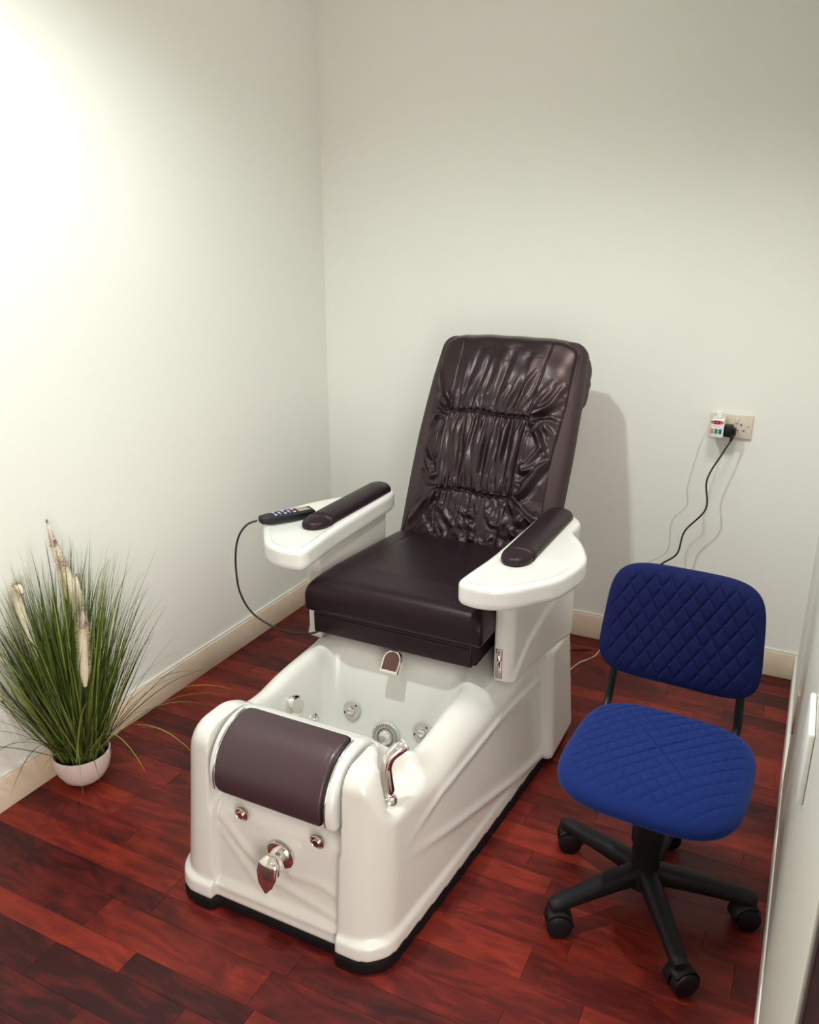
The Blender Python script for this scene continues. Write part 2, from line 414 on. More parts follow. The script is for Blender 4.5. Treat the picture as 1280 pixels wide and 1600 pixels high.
def plinth_fn(U, V, Z):
    W = half_w(V, 0*Z)+.011*np.interp(V, [0, .15, .8], [1, .9, .1])-.003
    Fr = -.007 + .022*sstep(.182, .165, np.abs(U))
    f = rint(np.abs(U)-W, Fr-V, .085); f = rint(f, V-1.10, .03)
    f = np.minimum(f, rint(np.abs(U)-.398, np.abs(V-1.07)-.10, .02))
    return np.maximum(f, np.abs(Z-.019)-.019)
surfnet('plinth', plinth_fn, (-.43, -.03, 0), (.43, 1.2, .04), .0095, M_plinth, spa)
def ped_fn(U, V, Z):
    W = .412-.062*Z
    f = rint(np.abs(U)-W, np.abs(V-1.045)-(.125-.05*np.clip(Z-.03, 0, 1)), .022); return rint(f, np.abs(Z-.22)-.185, .012)
surfnet('pedestal', ped_fn, (-.43, .9, .02), (.43, 1.2, .42), .008, M_acryl, spa)
def post_fn(sgn):
    def f(U, V, Z):
        u = U*sgn
        Wo = np.interp(V, [.70, .80, 1.13], [.337, .350, .392])
        # raised sweep: lower rear part stands proud of the upper front part
        zl = np.interp(V, [.68, .73, .80, .90, 1.0, 1.12], [.38, .44, .50, .545, .57, .585])
        Wo = Wo + .006*sstep(.010, -.010, Z-zl)
        Wi = .284 + 0*V
        g = rint(u-Wo, .700-V, .026); g = rint(g, V-1.135, .022); g = rint(g, Wi-u, .008)
        zb = np.interp(V, [.68, .74, .80, .95, 1.15], [.412, .40, .41, .405, .385])
        return rint(rint(g, Z-.715, .004), zb-Z, .008)
    return f
for sgn in (-1, 1):
    lo = (.27, .68, .37); hi = (.41, 1.15, .72)
    surfnet('armrest_support', post_fn(sgn), (min(lo[0]*sgn, hi[0]*sgn), lo[1], lo[2]), (max(lo[0]*sgn, hi[0]*sgn), hi[1], hi[2]), .0055, M_acryl, spa)
# arms
RA = np.array([(-.772, 1.847), (-.747, 1.826), (-.688, 1.824), (-.626, 1.855), (-.57, 1.924), (-.531, 1.984), (-.509, 2.083), (-.508, 2.152), (-.53, 2.22), (-.56, 2.285), (-.589, 2.329), (-.604, 2.362), (-.603, 2.427), (-.613, 2.464), (-.640, 2.500), (-.70, 2.51), (-.742, 2.463), (-.751, 2.28), (-.757, 2.055), (-.772, 1.90)])*.971
RA = RA - np.array([X0, Y0])
ARM_T = .765
for sgn in (-1, 1):
    P = RA.copy(); P[:, 0] *= sgn
    if sgn < 0: P = P[::-1]
    P = np.array([tuple(p)[:2] for p in catmull([(a, b, 0) for a, b in np.vstack([P[-1:], P, P[:2]])], 5)])[5:-6]
    def fa(U, V, Z, P=P):
        d = poly_sdf(U, V, P)
        tray = .0035*sstep(-.018, -.024, d)*sstep(.80, .74, V)
        under = .02*sstep(.70, .60, V)
        f = rint(d+.0, Z-(ARM_T-tray), .014)
        return rint(f, (ARM_T-.066+under*.0)-Z, .020)
    arm = surfnet('armrest', fa, (P[:, 0].min(), P[:, 1].min(), .69), (P[:, 0].max(), P[:, 1].max(), .775), .0045, M_arm, spa)
    # bolster pad with two end caps
    c0 = Vector((.322*sgn, .695, ARM_T+.004)); c1 = Vector((.322*sgn, 1.195, ARM_T+.004))
    def bol(name, y0, y1, r0, r1, grow, capa=False, capb=False):
        n = 14; V, F = [], []; seg = 28; ys = np.linspace(y0, y1, n)
        for i, yy in enumerate(ys):
            t = i/(n-1); k = 1.0
            if capa: k = math.sqrt(max(0, 1-(1-t)**2)) if t < 1 else 1
            if capb: k = math.sqrt(max(0, 1-t**2))
            k = max(k, .02); hw_, hh = .0455*k*grow, .026*(k**.8)*grow
            for q in range(seg):
                a = 2*PI*q/seg; ca, sa = math.cos(a), math.sin(a)
                z = math.copysign(abs(sa)**.9, sa)*hh; z = max(z, -.006)
                V.append((c0.x + ca*hw_, yy, c0.z + z))
        for i in range(n-1):
            for q in range(seg): q2 = (q+1) % seg; F.append((i*seg+q, i*seg+q2, (i+1)*seg+q2, (i+1)*seg+q))
        F.append(tuple(range(seg))[::-1]); F.append(tuple((n-1)*seg+q for q in range(seg)))
        return mesh_from(name, V, F, M_leather2, arm)
    bol('arm_pad', .762, 1.150, 1, 1, 1.0)
    bol('pad_end', .700, .764, 1, 1, .975, capa=True)
    bol('pad_end', 1.148, 1.190, 1, 1, .975, capb=True)

# footrest module between the pillars
fc = (.135, .386)
def cheek_fn(U, V, Z):
    d = np.hypot(V-fc[0], Z-fc[1]) - .119
    f = rint(d, np.abs(U)-.1745, .016)
    f = np.maximum(f, -(V*.3+Z-.356))
    return f
rest = surfnet('footrest', cheek_fn, (-.18, .0, .29), (.18, .27, .54), .0055, M_arm, spa)
def sector(name, r0, r1, a0, a1, hw, m, parent, rr, h=.004):
    def f(U, V, Z):
        dv, dz = V-fc[0], Z-fc[1]; r = np.hypot(dv, dz); a = np.degrees(np.arctan2(dz, -dv)) % 360  # 0 = front, 90 = up
        a = np.where(a > 250, a-360, a)
        ang = np.maximum(a-a1, a0-a)*PI/180*r
        g = rint(ang, np.abs(U)-hw, rr)
        r = r + (.0011*np.exp(-((np.abs(U)-hw+.015)/.0018)**2) if h > .005 else 0)
        return rint(g, np.abs(r-(r0+r1)/2)-(r1-r0)/2, h)
    return surfnet(name, f, (-hw, 0, .29), (hw, .27, .55), .0042, m, parent)
sector('pad_border', .112, .1225, -15, 102, .1505, M_black, rest, .022)
sector('footrest_pad', .112, .1275, -12, 99, .1455, M_pad, rest, .018, h=.008)
for sg in (-1, 1):
    pts = []
    for k in range(15):
        a = math.radians(-12+108*k/14); pts.append((sg*.1535, fc[0]-.1205*math.cos(a), fc[1]+.1205*math.sin(a)))
    sweep('trim_strip', pts, .0022, .0022, M_chrome, rest, seg=8, n=2)
# buttons and tap on the front panel
def FY(z): return .08*z+.024
for u in (-.101, .113):
    b = lathe('air_button', [(.0185, 0), (.0195, .002), (.0185, .005), (.016, .0065), (.0145, .0045)], M_chromed, spa, org=(u, FY(.287)-.001, .287), axis=(0, -1, -.05))
    lathe('button_cap', [(.0105, 0), (.0105, .0085), (.009, .010), (.001, .0102)], M_chromed, b, org=(u, FY(.287)-.001, .287), axis=(0, -1, -.05))
tap = lathe('tap_flange', [(.036, 0), (.038, .002), (.037, .006), (.033, .008), (.024, .009)], M_chrome, spa, seg=56, org=(.012, FY(.215)-.001, .215), axis=(0, -1, -.05))
lathe('tap_body', [(.025, 0), (.025, .022), (.028, .027), (.029, .038), (.027, .045), (.016, .050), (.002, .051)], M_chrome, tap, seg=48, org=(.012, FY(.215)-.004, .215), axis=(0, -1, -.12))
sweep('tap_lever', [(.013, -.002, .242), (.012, -.010, .226), (.008, -.015, .198), (.003, -.015, .168), (-.001, -.012, .140)], [.012, .027, .029, .021, .004], [.004, .012, .012, .009, .002], M_chrome, tap, seg=24, upv=(0, -1, 0))
# hand shower standing in the notch of the right pillar
hs = lathe('shower_socket', [(.021, -.02), (.0215, .006), (.020, .014), (.016, .018), (.012, .021)], M_chrome, spa, org=(.247, .140, .374))
sweep('hand_shower', [(.247, .140, .385), (.246, .139, .410), (.244, .138, .440), (.243, .139, .468), (.248, .147, .492), (.262, .163, .508), (.272, .175, .515)],
      [.0115, .0165, .0145, .0130, .0140, .0160, .0150], [.0115, .0165, .0145, .0130, .0140, .0155, .0140], M_chrome, hs, seg=24)
lathe('spray_face', [(.0155, 0), (.0158, .004), (.013, .007), (.001, .008)], M_jet, hs, org=(.270, .1725, .514), axis=(.55, .66, .35))
# jets
def jet(name, org, axis, r, parent=spa, slots=0):
    j = lathe(name, [(r, 0), (r*1.0, .004), (r*.93, .0065), (r*.62, .007), (r*.45, .005)], M_jet, parent, seg=48, org=org, axis=axis)
    lathe('nozzle', [(r*.44, 0), (r*.44, .011), (r*.36, .014), (r*.2, .011), (.001, .010)], M_chrome, j, seg=32, org=org, axis=axis)
    x, y, z = basis(axis); O = Vector(org)
    if slots:
        V, F = [], []
        for k in range(slots):
            a = 2*PI*k/slots; d = x*math.cos(a)+y*math.sin(a); t = x*-math.sin(a)+y*math.cos(a)
            for r0, r1 in ((.52, .64), (.72, .90)):
                n = len(V)
                for rr, s in ((r0, -1), (r1, -1), (r1, 1), (r0, 1)): V.append(O + d*(r*rr) + t*(s*.0008) + z*.0083)
                for rr, s in ((r0, -1), (r1, -1), (r1, 1), (r0, 1)): V.append(O + d*(r*rr) + t*(s*.0008) + z*.0050)
                F += [(n, n+1, n+2, n+3), (n, n+4, n+5, n+1), (n+1, n+5, n+6, n+2), (n+2, n+6, n+7, n+3), (n+3, n+7, n+4, n)]
        s = mesh_from('slots', V, F, M_text, j, smooth=False); s['kind'] = 'stuff'
    else:
        for a in (.9, 3.6): 
            d = x*math.cos(a)+y*math.sin(a); lathe('screw', [(.003, 0), (.003, .008), (.001, .0085)], M_jetdark, j, seg=12, org=O+d*(r*.78), axis=axis)
    return j
JB = (0, -1, .30)
# (positions from the slope of the basin's rear wall)
def wall_v(z): return .56+.115*(z-.12)/.32
jet('water_jet', (-.122, wall_v(.252)-.003, .252), JB, .029)
jet('water_jet', (.112, wall_v(.246)-.003, .246), JB, .029)
jet('suction_grille', (.002, wall_v(.205)-.003, .205), JB, .045, slots=40)
kn = lathe('basin_knob', [(.030, -.01), (.030, .020), (.027, .024), (.022, .026)], M_chrome, spa, seg=40, org=(-.214, .425, .342), axis=(1, -.1, .25))
lathe('knob_face', [(.0225, .022), (.022, .0275), (.004, .0285), (.001, .0286)], M_jet, kn, seg=40, org=(-.214, .425, .342), axis=(1, -.1, .25))
jet('water_jet', (-.195, .50, .255), (1, -.1, .25), .022)
# basin spout, arch shaped
def arch(name, w_, h_, t_, m, parent, Mx, inset=0):
    pts = [(-w_+inset, inset), (w_-inset, inset)]
    for k in range(17):
        a = PI*k/16; pts.append(((w_-inset)*math.cos(a), h_-w_ + (w_-inset)*math.sin(a)))
    n = len(pts); V = [Mx @ Vector((x, y, 0)) for x, y in pts] + [Mx @ Vector((x, y, t_*.8)) for x, y in pts] + [Mx @ Vector((x*.93, (y-h_/2)*.95+h_/2, t_)) for x, y in pts]
    F = [tuple(range(n))[::-1], tuple(2*n+k for k in range(n))]
    for a in (0, n):
        for k in range(n): k2 = (k+1) % n; F.append((a+k, a+k2, a+n+k2, a+n+k))
    return mesh_from(name, V, F, m, parent, smooth=False)
nz = Vector((0, -1, .75)).normalized(); ux = Vector((1, 0, 0)); uy = nz.cross(ux)
Mx = Matrix((ux, uy, nz)).transposed().to_4x4(); Mx.translation = Vector((.003, .612, .402))
sp = arch('basin_spout', .030, .068, .016, M_chrome, spa, Mx)
Mx2 = Mx.copy(); Mx2.translation = Mx.translation + uy*.008 + nz*.0165
arch('spout_reflection', .0235, .054, .002, M_chrome_refl, sp, Mx2)  # chrome face of the spout, its dark reflection given as colour

# seat
box('seat_frame', (-.23, .70, .40), (.23, 1.15, .50), M_black, spa, bev=.01)
box('seat_base', (-.257, .617, .478), (.252, 1.14, .548), M_leather2, spa, bev=.006)
sweep('seat_base_seam', [(-.25, .6155, .536), (.246, .6155, .536)], .0016, .0022, M_leather, spa, n=1, seg=8)
def seat_fn(U, V, Z):
    au = np.abs(U-.006); W = .281 - .012*sstep(.60, .66, Z)
    topz = .657 - .035*np.clip((V-.75)/.45, 0, 1) + .008*np.sqrt(np.clip(1-(U/.30)**2, 0, 1)) - .006
    topz = topz - .0025*np.exp(-((au-.20)/.004)**2)*sstep(.62, .72, V)
    f = rint(au-W, .598-V, .020)
    top = Z-topz
    fb = rint(.594 + .010*np.cos(U*9)*0 - V, top, .055)
    f = rint(rint(au-W, top, .030), fb, .012)
    f = rint(f, V-1.20, .02)
    return rint(f, .552-Z, .018)
surfnet('seat_cushion', seat_fn, (-.29, .585, .54), (.29, 1.21, .67), .006, M_leather, spa)


# backrest: local frame  q = along, nrm = out of the front
BB = Vector((0, 1.165, .585)); TT = Vector((0, 1.535, 1.280)); Lb = (TT-BB).length
q_ = (TT-BB).normalized(); nrm = Vector((0, -q_.z, q_.y))
def bw(s):   # half width along s in 0..1 (bottom..top)
    return np.interp(s, [0, .2, .5, .8, 1.0], [.283, .285, .287, .280, .268])
def bow(s): return .018*np.sin(np.clip(s, 0, 1)*PI)
def back_map(a, s, n_):  # a lateral metres, s 0..1, n_ out of the surface
    off = n_ + bow(s)
    return np.stack([a, BB.y + q_.y*s*Lb + nrm.y*off, BB.z + q_.z*s*Lb + nrm.z*off], -1)
def body_fn(U, V, Z):
    y, z = V-BB.y, Z-BB.z; s = (y*q_.y + z*q_.z)/Lb; n_ = y*nrm.y + z*nrm.z - bow(s)
    au = np.abs(U)
    side = au-bw(s); tp_ = (s-1.0)*Lb; bt = (-.02-s)*Lb
    f = rint(side, tp_, .045); f = rint(f, bt, .02)
    cam_ = -.030*(au/.28)**2.5
    g = rint(n_-(-.012+cam_), -.125-n_, .03)
    return rint(f, g, .030)
backrest = surfnet('backrest', body_fn, (-.30, 1.10, .52), (.30, 1.72, 1.36), .009, M_suede, spa)

# creased leather drape on the front of the backrest
NA, NS = 300, 430
a_ = np.linspace(-1, 1, NA); t_ = np.linspace(0, 1, NS)       # t: 0 top .. 1 bottom
A, T = np.meshgrid(a_, t_, indexing='ij')
edge = np.interp(t_, [0, .06, .30, .55, .75, 1.0], [.250, .254, .254, .240, .243, .268])[None, :]
Xl = A*edge
Hh = np.zeros_like(A)
Yl = T*Lb
SX0 = np.interp(t_, [0, .37, .74, 1], [-.165, -.160, -.150, -.12])[None, :]
SX1 = np.interp(t_, [0, .37, .74, 1], [.165, .130, .120, .10])[None, :]
def stroke(pts, wd, amp, taper=(1, 1)):
    wd = wd*WK; amp = amp*AK
    """raised fold along a polyline in (x, y) metres"""
    global Hh
    P = np.array([tuple(p)[:2] for p in catmull([(p[0], p[1], 0) for p in pts], 5)]); L = np.r_[0, np.cumsum(np.hypot(*np.diff(P, axis=0).T))]; L /= L[-1]
    pad = wd*3; x0, x1 = P[:, 0].min()-pad, P[:, 0].max()+pad; y0, y1 = P[:, 1].min()-pad, P[:, 1].max()+pad
    j0, j1 = np.searchsorted(t_*Lb, [y0, y1]); i0, i1 = np.searchsorted(a_*.26, [x0, x1]); i0 = max(0, i0-4); i1 = min(NA, i1+4)
    if j1 <= j0 or i1 <= i0: return
    X = Xl[i0:i1, j0:j1]; Y = Yl[i0:i1, j0:j1]; best = np.full(X.shape, 1e9); tt = np.zeros(X.shape)
    for i in range(len(P)-1):
        ex, ey = P[i+1]-P[i]; t = np.clip(((X-P[i, 0])*ex+(Y-P[i, 1])*ey)/(ex*ex+ey*ey+1e-12), 0, 1)
        d = np.hypot(X-P[i, 0]-ex*t, Y-P[i, 1]-ey*t); m_ = d < best
        best = np.where(m_, d, best); tt = np.where(m_, L[i]+(L[i+1]-L[i])*t, tt)
    ta = np.clip(tt/max(taper[0], 1e-3), 0, 1)*np.clip((1-tt)/max(taper[1], 1e-3), 0, 1); ta = np.sqrt(ta)
    Hh[i0:i1, j0:j1] += amp*ta*(np.exp(-(best/wd)**2) - .35*np.exp(-((best-2.0*wd)/(wd*.9))**2))
R = random.Random(11); WK, AK = 1.35, 1.1
Lm = Lb; G1, G2 = .375*Lm, .735*Lm
def gx(t, y): return float(np.interp(y/Lm, t_, SX0[0]))*(1-t) + float(np.interp(y/Lm, t_, SX1[0]))*t
for k in range(34):      # pleats down from the upper gather
    t = (k+.5+R.uniform(-.3, .3))/34; L = R.uniform(.03, .11) if k % 3 else R.uniform(.10, .24); x = gx(t, G1)
    x1 = gx(t+R.uniform(-.05, .05), G1+L)
    stroke([(x, G1-.004), (x+(x1-x)*.4+R.uniform(-.004, .004), G1+L*.45), (x1, G1+L)], R.uniform(.0030, .0055), R.uniform(.0026, .0055), (.05, .9))
for k in range(30):      # pleats up from the upper gather, fanning to the upper right
    t = (k+.5+R.uniform(-.3, .3))/30; L = R.uniform(.02, .08) if k % 3 else R.uniform(.08, .20); x = gx(t, G1)
    fan = (t-.15)*.35*L + R.uniform(-.006, .006)
    stroke([(x, G1+.003), (x+fan*.4, G1-L*.45), (x+fan*1.2, G1-L)], R.uniform(.003, .0055), R.uniform(.0022, .005), (.05, .9))
for k in range(10):      # long soft folds across the upper panel
    x = gx(R.uniform(.1, .95), .1); y0 = R.uniform(.05, .12); y1 = G1-R.uniform(.0, .03); dx = R.uniform(-.07, -.02)
    stroke([(x, y0), (x+dx*.35, (y0+y1)/2), (x+dx, y1)], R.uniform(.007, .011), R.uniform(.003, .006), (.6, .25))
for k in range(13):      # long wavy folds between the gathers
    t = (k+.5)/13; x = gx(t, G1+.02); x1 = gx(t+R.uniform(-.03, .03), G2-.02); mid = (x+x1)/2+R.uniform(-.018, .018)
    stroke([(x, G1+.01), (mid+R.uniform(-.01, .01), G1+.10), (mid, G1+.18), (x1, G2-.005)], R.uniform(.006, .010), R.uniform(.004, .0075), (.12, .2))
for k in range(30):
    t = (k+.5+R.uniform(-.3, .3))/30; L = R.uniform(.02, .07) if k % 3 else R.uniform(.07, .15); x = gx(t, G2); x1 = gx(t+R.uniform(-.04, .04), G2-L)
    stroke([(x, G2+.003), ((x+x1)/2, G2-L*.5), (x1, G2-L)], R.uniform(.0030, .005), R.uniform(.0026, .005), (.05, .9))
for k in range(30):
    t = (k+.5+R.uniform(-.3, .3))/30; L = R.uniform(.02, .08) if k % 3 else R.uniform(.08, .16); x = gx(t, G2); fan = (t-.55)*.5*L
    stroke([(x, G2-.003), (x+fan*.5+R.uniform(-.006, .006), G2+L*.5), (x+fan+R.uniform(-.01, .01), G2+L)], R.uniform(.0032, .006), R.uniform(.003, .0055), (.05, .9))
# flanks
for s in (-1, 1):
    for k in range(9):
        y = G1+R.uniform(-.02, .01); x = (gx(0, y) if s < 0 else gx(1, y)); L = R.uniform(.06, .12); dy = -R.uniform(.04, .16)
        stroke([(x+s*.004, y), (x+s*L*.4, y+dy*.25), (x+s*L, y+dy)], R.uniform(.005, .009), R.uniform(.003, .0055), (.15, .6))
    for k in range(8):
        y = G1+R.uniform(.0, .05); x = (gx(0, y) if s < 0 else gx(1, y)); L = R.uniform(.06, .12); dy = R.uniform(-.02, .12)
        stroke([(x+s*.006, y), (x+s*L*.5, y+dy*.3-.01), (x+s*L, y+dy)], R.uniform(.005, .008), R.uniform(.003, .0055), (.2, .5))
    for k in range(9):
        y = G2-R.uniform(.0, .12); x = (gx(0, y) if s < 0 else gx(1, y)); L = R.uniform(.07, .12); dy = -R.uniform(.02, .11)
        stroke([(x+s*.006, y), (x+s*L*.4, y+dy*.1+.012), (x+s*L, y+dy)], R.uniform(.005, .009), R.uniform(.0035, .006), (.25, .4))
    for k in range(8):
        y = G2+R.uniform(.0, .03); x = (gx(0, y) if s < 0 else gx(1, y)); L = R.uniform(.05, .12); dy = R.uniform(.05, .15)
        stroke([(x+s*.0, y), (x+s*L*.5, y+dy*.55), (x+s*L, y+dy)], R.uniform(.004, .008), R.uniform(.003, .006), (.15, .6))
# crumpled bottom
for k in range(46):
    x = R.uniform(-.22, .20); y = R.uniform(G2+.05, Lm-.03); L = R.uniform(.03, .09); an = R.uniform(-.9, .9)+(PI/2 if R.random() < .5 else .35)
    dx, dy = math.cos(an)*L, math.sin(an)*L; bx, by = -dy*.25*R.choice((-1, 1)), dx*.25
    stroke([(x, y), (x+dx/2+bx, y+dy/2+by), (x+dx, y+dy)], R.uniform(.005, .010), R.uniform(.003, .0065), (.5, .5))
# gather lines and seams are pulled in
def groove(Y0_, wd, dp, x0, x1):
    global Hh
    inside = sstep(x0-.006, x0+.004, Xl)*(1-sstep(x1-.004, x1+.006, Xl))
    wob = .0025*np.sin(Xl*260)+.003*np.sin(Xl*37)+(Xl-x0)*.03
    Hh = Hh - dp*np.exp(-((Yl-Y0_-wob)/wd)**2)*inside
groove(G1, .0055, .010, float(SX0[0, int(.375*NS)]), float(SX1[0, int(.375*NS)]))
groove(G2, .0055, .010, float(SX0[0, int(.735*NS)]), float(SX1[0, int(.735*NS)]))
Hh -= .0045*np.exp(-((Xl-SX0)/.0026)**2)*(T < .98) + .0045*np.exp(-((Xl-SX1)/.0026)**2)
puff = .010*np.sin(np.clip((T-.02)/.355, 0, 1)*PI)**.6 + .010*np.sin(np.clip((T-.375)/.36, 0, 1)*PI)**.6 + .008*np.sin(np.clip((T-.735)/.265, 0, 1)*PI)**.6
Hh = Hh + puff*(1-(np.abs(A))**3) + .0015*np.sin(Xl*55+Yl*21)+.001*np.sin(Yl*63-Xl*31)
# shape: falls back at the side edges and wraps over the top
edgefall = -.036*np.abs(A)**3.0 - .012*sstep(.94, 1.0, np.abs(A))
base_n = .004 + edgefall + np.clip(Hh, -.010, .022)*(1-.85*sstep(.93, 1, np.abs(A)))
s_al = 1.0 - T*1.0
roll_r = .05
over = np.clip((.045-T)/.045, 0, 1)
n_ = base_n - .045*over**2
s_al = s_al + .0085*np.sin(over*PI/2) - .055*(np.clip((np.abs(A)-.72)/.28, 0, 1)**2.2)*np.clip((.10-T)/.10, 0, 1)
P = back_map(Xl, s_al, n_)
Pb = back_map(Xl, s_al, n_-.006)
idx = np.arange(NA*NS).reshape(NA, NS)
q1 = np.stack([idx[:-1, :-1], idx[1:, :-1], idx[1:, 1:], idx[:-1, 1:]], -1).reshape(-1, 4)
per = np.concatenate([idx[:, 0], idx[-1, 1:], idx[::-1, -1][1:], idx[0, ::-1][1:-1]])
N0 = NA*NS; per2 = np.roll(per, -1)
qs = np.stack([per, per2, per2+N0, per+N0], -1)
Fq = np.concatenate([q1[:, ::-1], q1+N0, qs])
mesh_from('leather_cover', np.concatenate([P.reshape(-1, 3), Pb.reshape(-1, 3)]), Fq, M_drape, backrest)
# piping on both edges of the cover
for s in (-1, 1):
    j = np.linspace(18, NS-12, 26).astype(int); ii = NA-4 if s > 0 else 3
    pts = [P[ii, k] + np.array([.002*s, 0, 0]) + np.array([0, nrm.y, nrm.z])*.001 for k in j]
    sweep('piping', pts, .0030, .0030, M_leather2, backrest, seg=8, n=3)
# the small fastening tabs
for (x, t, an) in ((.165, .425, .5),):
    c = back_map(np.array(x), np.array(1-t), np.array(.012))
    Rm = Matrix((Vector((math.cos(an), 0, 0)) + q_*-math.sin(an), q_*math.cos(an)+Vector((math.sin(an), 0, 0)), nrm)).transposed()
    box('tab', tuple(c-np.array([.008, .022, .002])), tuple(c+np.array([.008, .022, .002])), M_leather, backrest, bev=.0015, rot=Rm)
# folded cover hanging over the rear of the backrest
def lump_fn(U, V, Z):
    y, z = V-BB.y, Z-BB.z; s = (y*q_.y + z*q_.z); n = y*nrm.y + z*nrm.z
    du = np.maximum(np.abs(U)-.205, 0); ds = np.maximum(np.abs(s-(Lb-.115))-.055, 0); dn = np.maximum(np.abs(n+.155)-.012, 0)
    r = np.sqrt(du**2+ds**2+dn**2)-.062
    return r + .005*np.sin(U*55+s*30)*np.sin(s*48+n*40+1) + .003*np.sin(U*120-s*70)
surfnet('rear_cover', lump_fn, (-.30, 1.4, .95), (.30, 1.78, 1.36), .008, M_suede, backrest)

# chrome latch at the foot of the right post
lt = box('latch', (.292, .6975, .420), (.312, .7025, .512), M_chromed, spa, bev=.0012)
sweep('latch_hook', [(.302, .6965, .492), (.306, .693, .480), (.300, .693, .470), (.304, .695, .458)], .004, .003, M_chrome, lt, seg=10)
lathe('rivet', [(.0028, 0), (.0028, .0012), (.001, .0018)], M_jetdark, lt, seg=12, org=(.302, .6975, .503), axis=(0, -1, 0))
box('latch_slot', (.297, .6968, .455), (.307, .6978, .490), M_jetdark, lt, bev=.0004)

# ------------------------------------------------------------ remote control on the left arm
rc_c = Vector((-1.415, 1.98, ARM_T+.003)); rot = math.radians(-32)
rem = empty('remote_control', rc_c, rot); setp(rem, 'black corded massage remote control lying on the left armrest', 'remote control')
Pm = [(-.024, .088), (-.022, .094), (.022, .094), (.024, .088), (.026, .03), (.022, -.06), (.014, -.082), (-.014, -.082), (-.022, -.06), (-.026, .03)]
surfnet('body', lambda U, V, Z: rint(poly_sdf(U, V, Pm)+.0, np.abs(Z-.012)-.012, .007), (-.03, -.09, 0), (.03, .1, .026), .0022, M_black, rem)
box('screen', (-.016, .042, .0235), (.016, .080, .0252), M_screen, rem, bev=.0006)
ki = 0
for r_ in range(5):
    for c_ in range(3):
        x = -.013+.013*c_; y = .028-.0155*r_
        m_ = M_red if (r_ == 0 and c_ == 1) else (M_greykey if (r_+c_) % 2 == 0 else M_bluekey)
        lathe('key', [(.0045, 0), (.0045, .002), (.0036, .003), (.0005, .0032)], m_, rem, seg=14, org=(x, y, .0232))
cw = lambda x, y, z: (x, y, z)
Mi = Matrix.Translation(rc_c) @ Matrix.Rotation(rot, 4, 'Z'); Mi.invert()
cpts = [(-1.470, 1.912, .777), (-1.490, 1.888, .768), (-1.512, 1.875, .735), (-1.530, 1.875, .68), (-1.538, 1.88, .60), (-1.534, 1.89, .525), (-1.495, 1.90, .460), (-1.392, 1.90, .428), (-1.30, 1.91, .432), (-1.245, 1.93, .455)]
sweep('cord', [Mi @ Vector(p) for p in cpts], .0032, .0032, M_cableb, rem, seg=10, n=8)

# ------------------------------------------------------------ office chair
oc = empty('office_chair', (-.21, 1.745, 0), math.radians(-3)); setp(oc, 'blue quilted velvet swivel chair on black five-star castor base', 'chair')
def quilt(name, w_, d_, tt, tb, Mx, m, parent, dw, dh, ex=4.5, dep=.0035, crown=0, rim=.8, slope=0, taper=0, curve=0):
    NT, NR = 420, 96
    th = np.linspace(0, 2*PI, NT, endpoint=False); rho = np.sin(np.linspace(0, 1, NR)*PI/2)
    ct, sn = np.cos(th), np.sin(th); rr = 1/(np.abs(ct)**ex+np.abs(sn)**ex)**(1/ex)
    X = np.outer(ct*rr*w_/2, rho); Y = np.outer(sn*rr*d_/2, rho); RO = np.repeat(rho[None], NT, 0)
    X = X*(1+taper*Y/(d_/2))
    prof = (1-RO**5)**(1/2.2)
    g1 = X/dw+Y/dh; g2 = X/dw-Y/dh
    def gr(g): f = g-np.round(g); return np.exp(-(f/.075)**2)
    fade = 1-sstep(rim, .97, RO)
    pf = np.abs(np.cos(g1*PI))*0
    D = -dep*np.maximum(gr(g1), gr(g2)) + dep*.6*(np.abs(np.sin(g1*PI))*np.abs(np.sin(g2*PI)))**.5
    Zt = tt*prof + D*fade*1.0 + crown*(1-RO**2) + slope*np.clip(-(Y/(d_/2))-.5, 0, 1)**2 + curve*(X/(w_/2))**2
    Zb = -tb*prof + curve*(X/(w_/2))**2 + slope*np.clip(-(Y/(d_/2))-.5, 0, 1)**2
    VT = np.stack([X, Y, Zt], -1).reshape(-1, 3); VB = np.stack([X, Y, Zb], -1).reshape(-1, 3)
    idx = np.arange(NT*NR).reshape(NT, NR); nx = np.roll(idx, -1, 0)
    q = np.stack([idx[:, :-1], idx[:, 1:], nx[:, 1:], nx[:, :-1]], -1).reshape(-1, 4)
    VV = np.concatenate([VT, VB]); VV = VV @ np.array(Mx.to_3x3()).T + np.array(Mx.translation)
    o = mesh_from(name, VV, np.concatenate([q, q[:, ::-1]+NT*NR]), m, parent)
    bm = bmesh.new(); bm.from_mesh(o.data); bmesh.ops.remove_doubles(bm, verts=bm.verts, dist=1e-5); bmesh.ops.recalc_face_normals(bm, faces=bm.faces); bm.to_mesh(o.data); bm.free()
    o.data.polygons.foreach_set('use_smooth', [True]*len(o.data.polygons))
    return o
Ms = Matrix.Translation((.012, -.065, .455)) @ Matrix.Rotation(math.radians(1.5), 4, 'X')
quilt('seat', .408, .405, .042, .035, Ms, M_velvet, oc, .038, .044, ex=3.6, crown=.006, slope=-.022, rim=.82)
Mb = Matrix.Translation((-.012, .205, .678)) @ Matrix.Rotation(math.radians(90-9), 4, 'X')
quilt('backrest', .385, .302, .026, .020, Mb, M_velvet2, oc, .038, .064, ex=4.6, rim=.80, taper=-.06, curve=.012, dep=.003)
for s in (-1, 1):
    sweep('back_support', [(.155*s-.012, .20, .56), (.158*s-.012, .192, .50), (.160*s-.012, .178, .445), (.155*s-.012, .12, .415), (.10*s, .03, .410)], .0105, .0105, M_black, oc, seg=14)
box('seat_pan', (-.15, -.20, .408), (.17, .07, .424), M_blackm, oc, bev=.004)
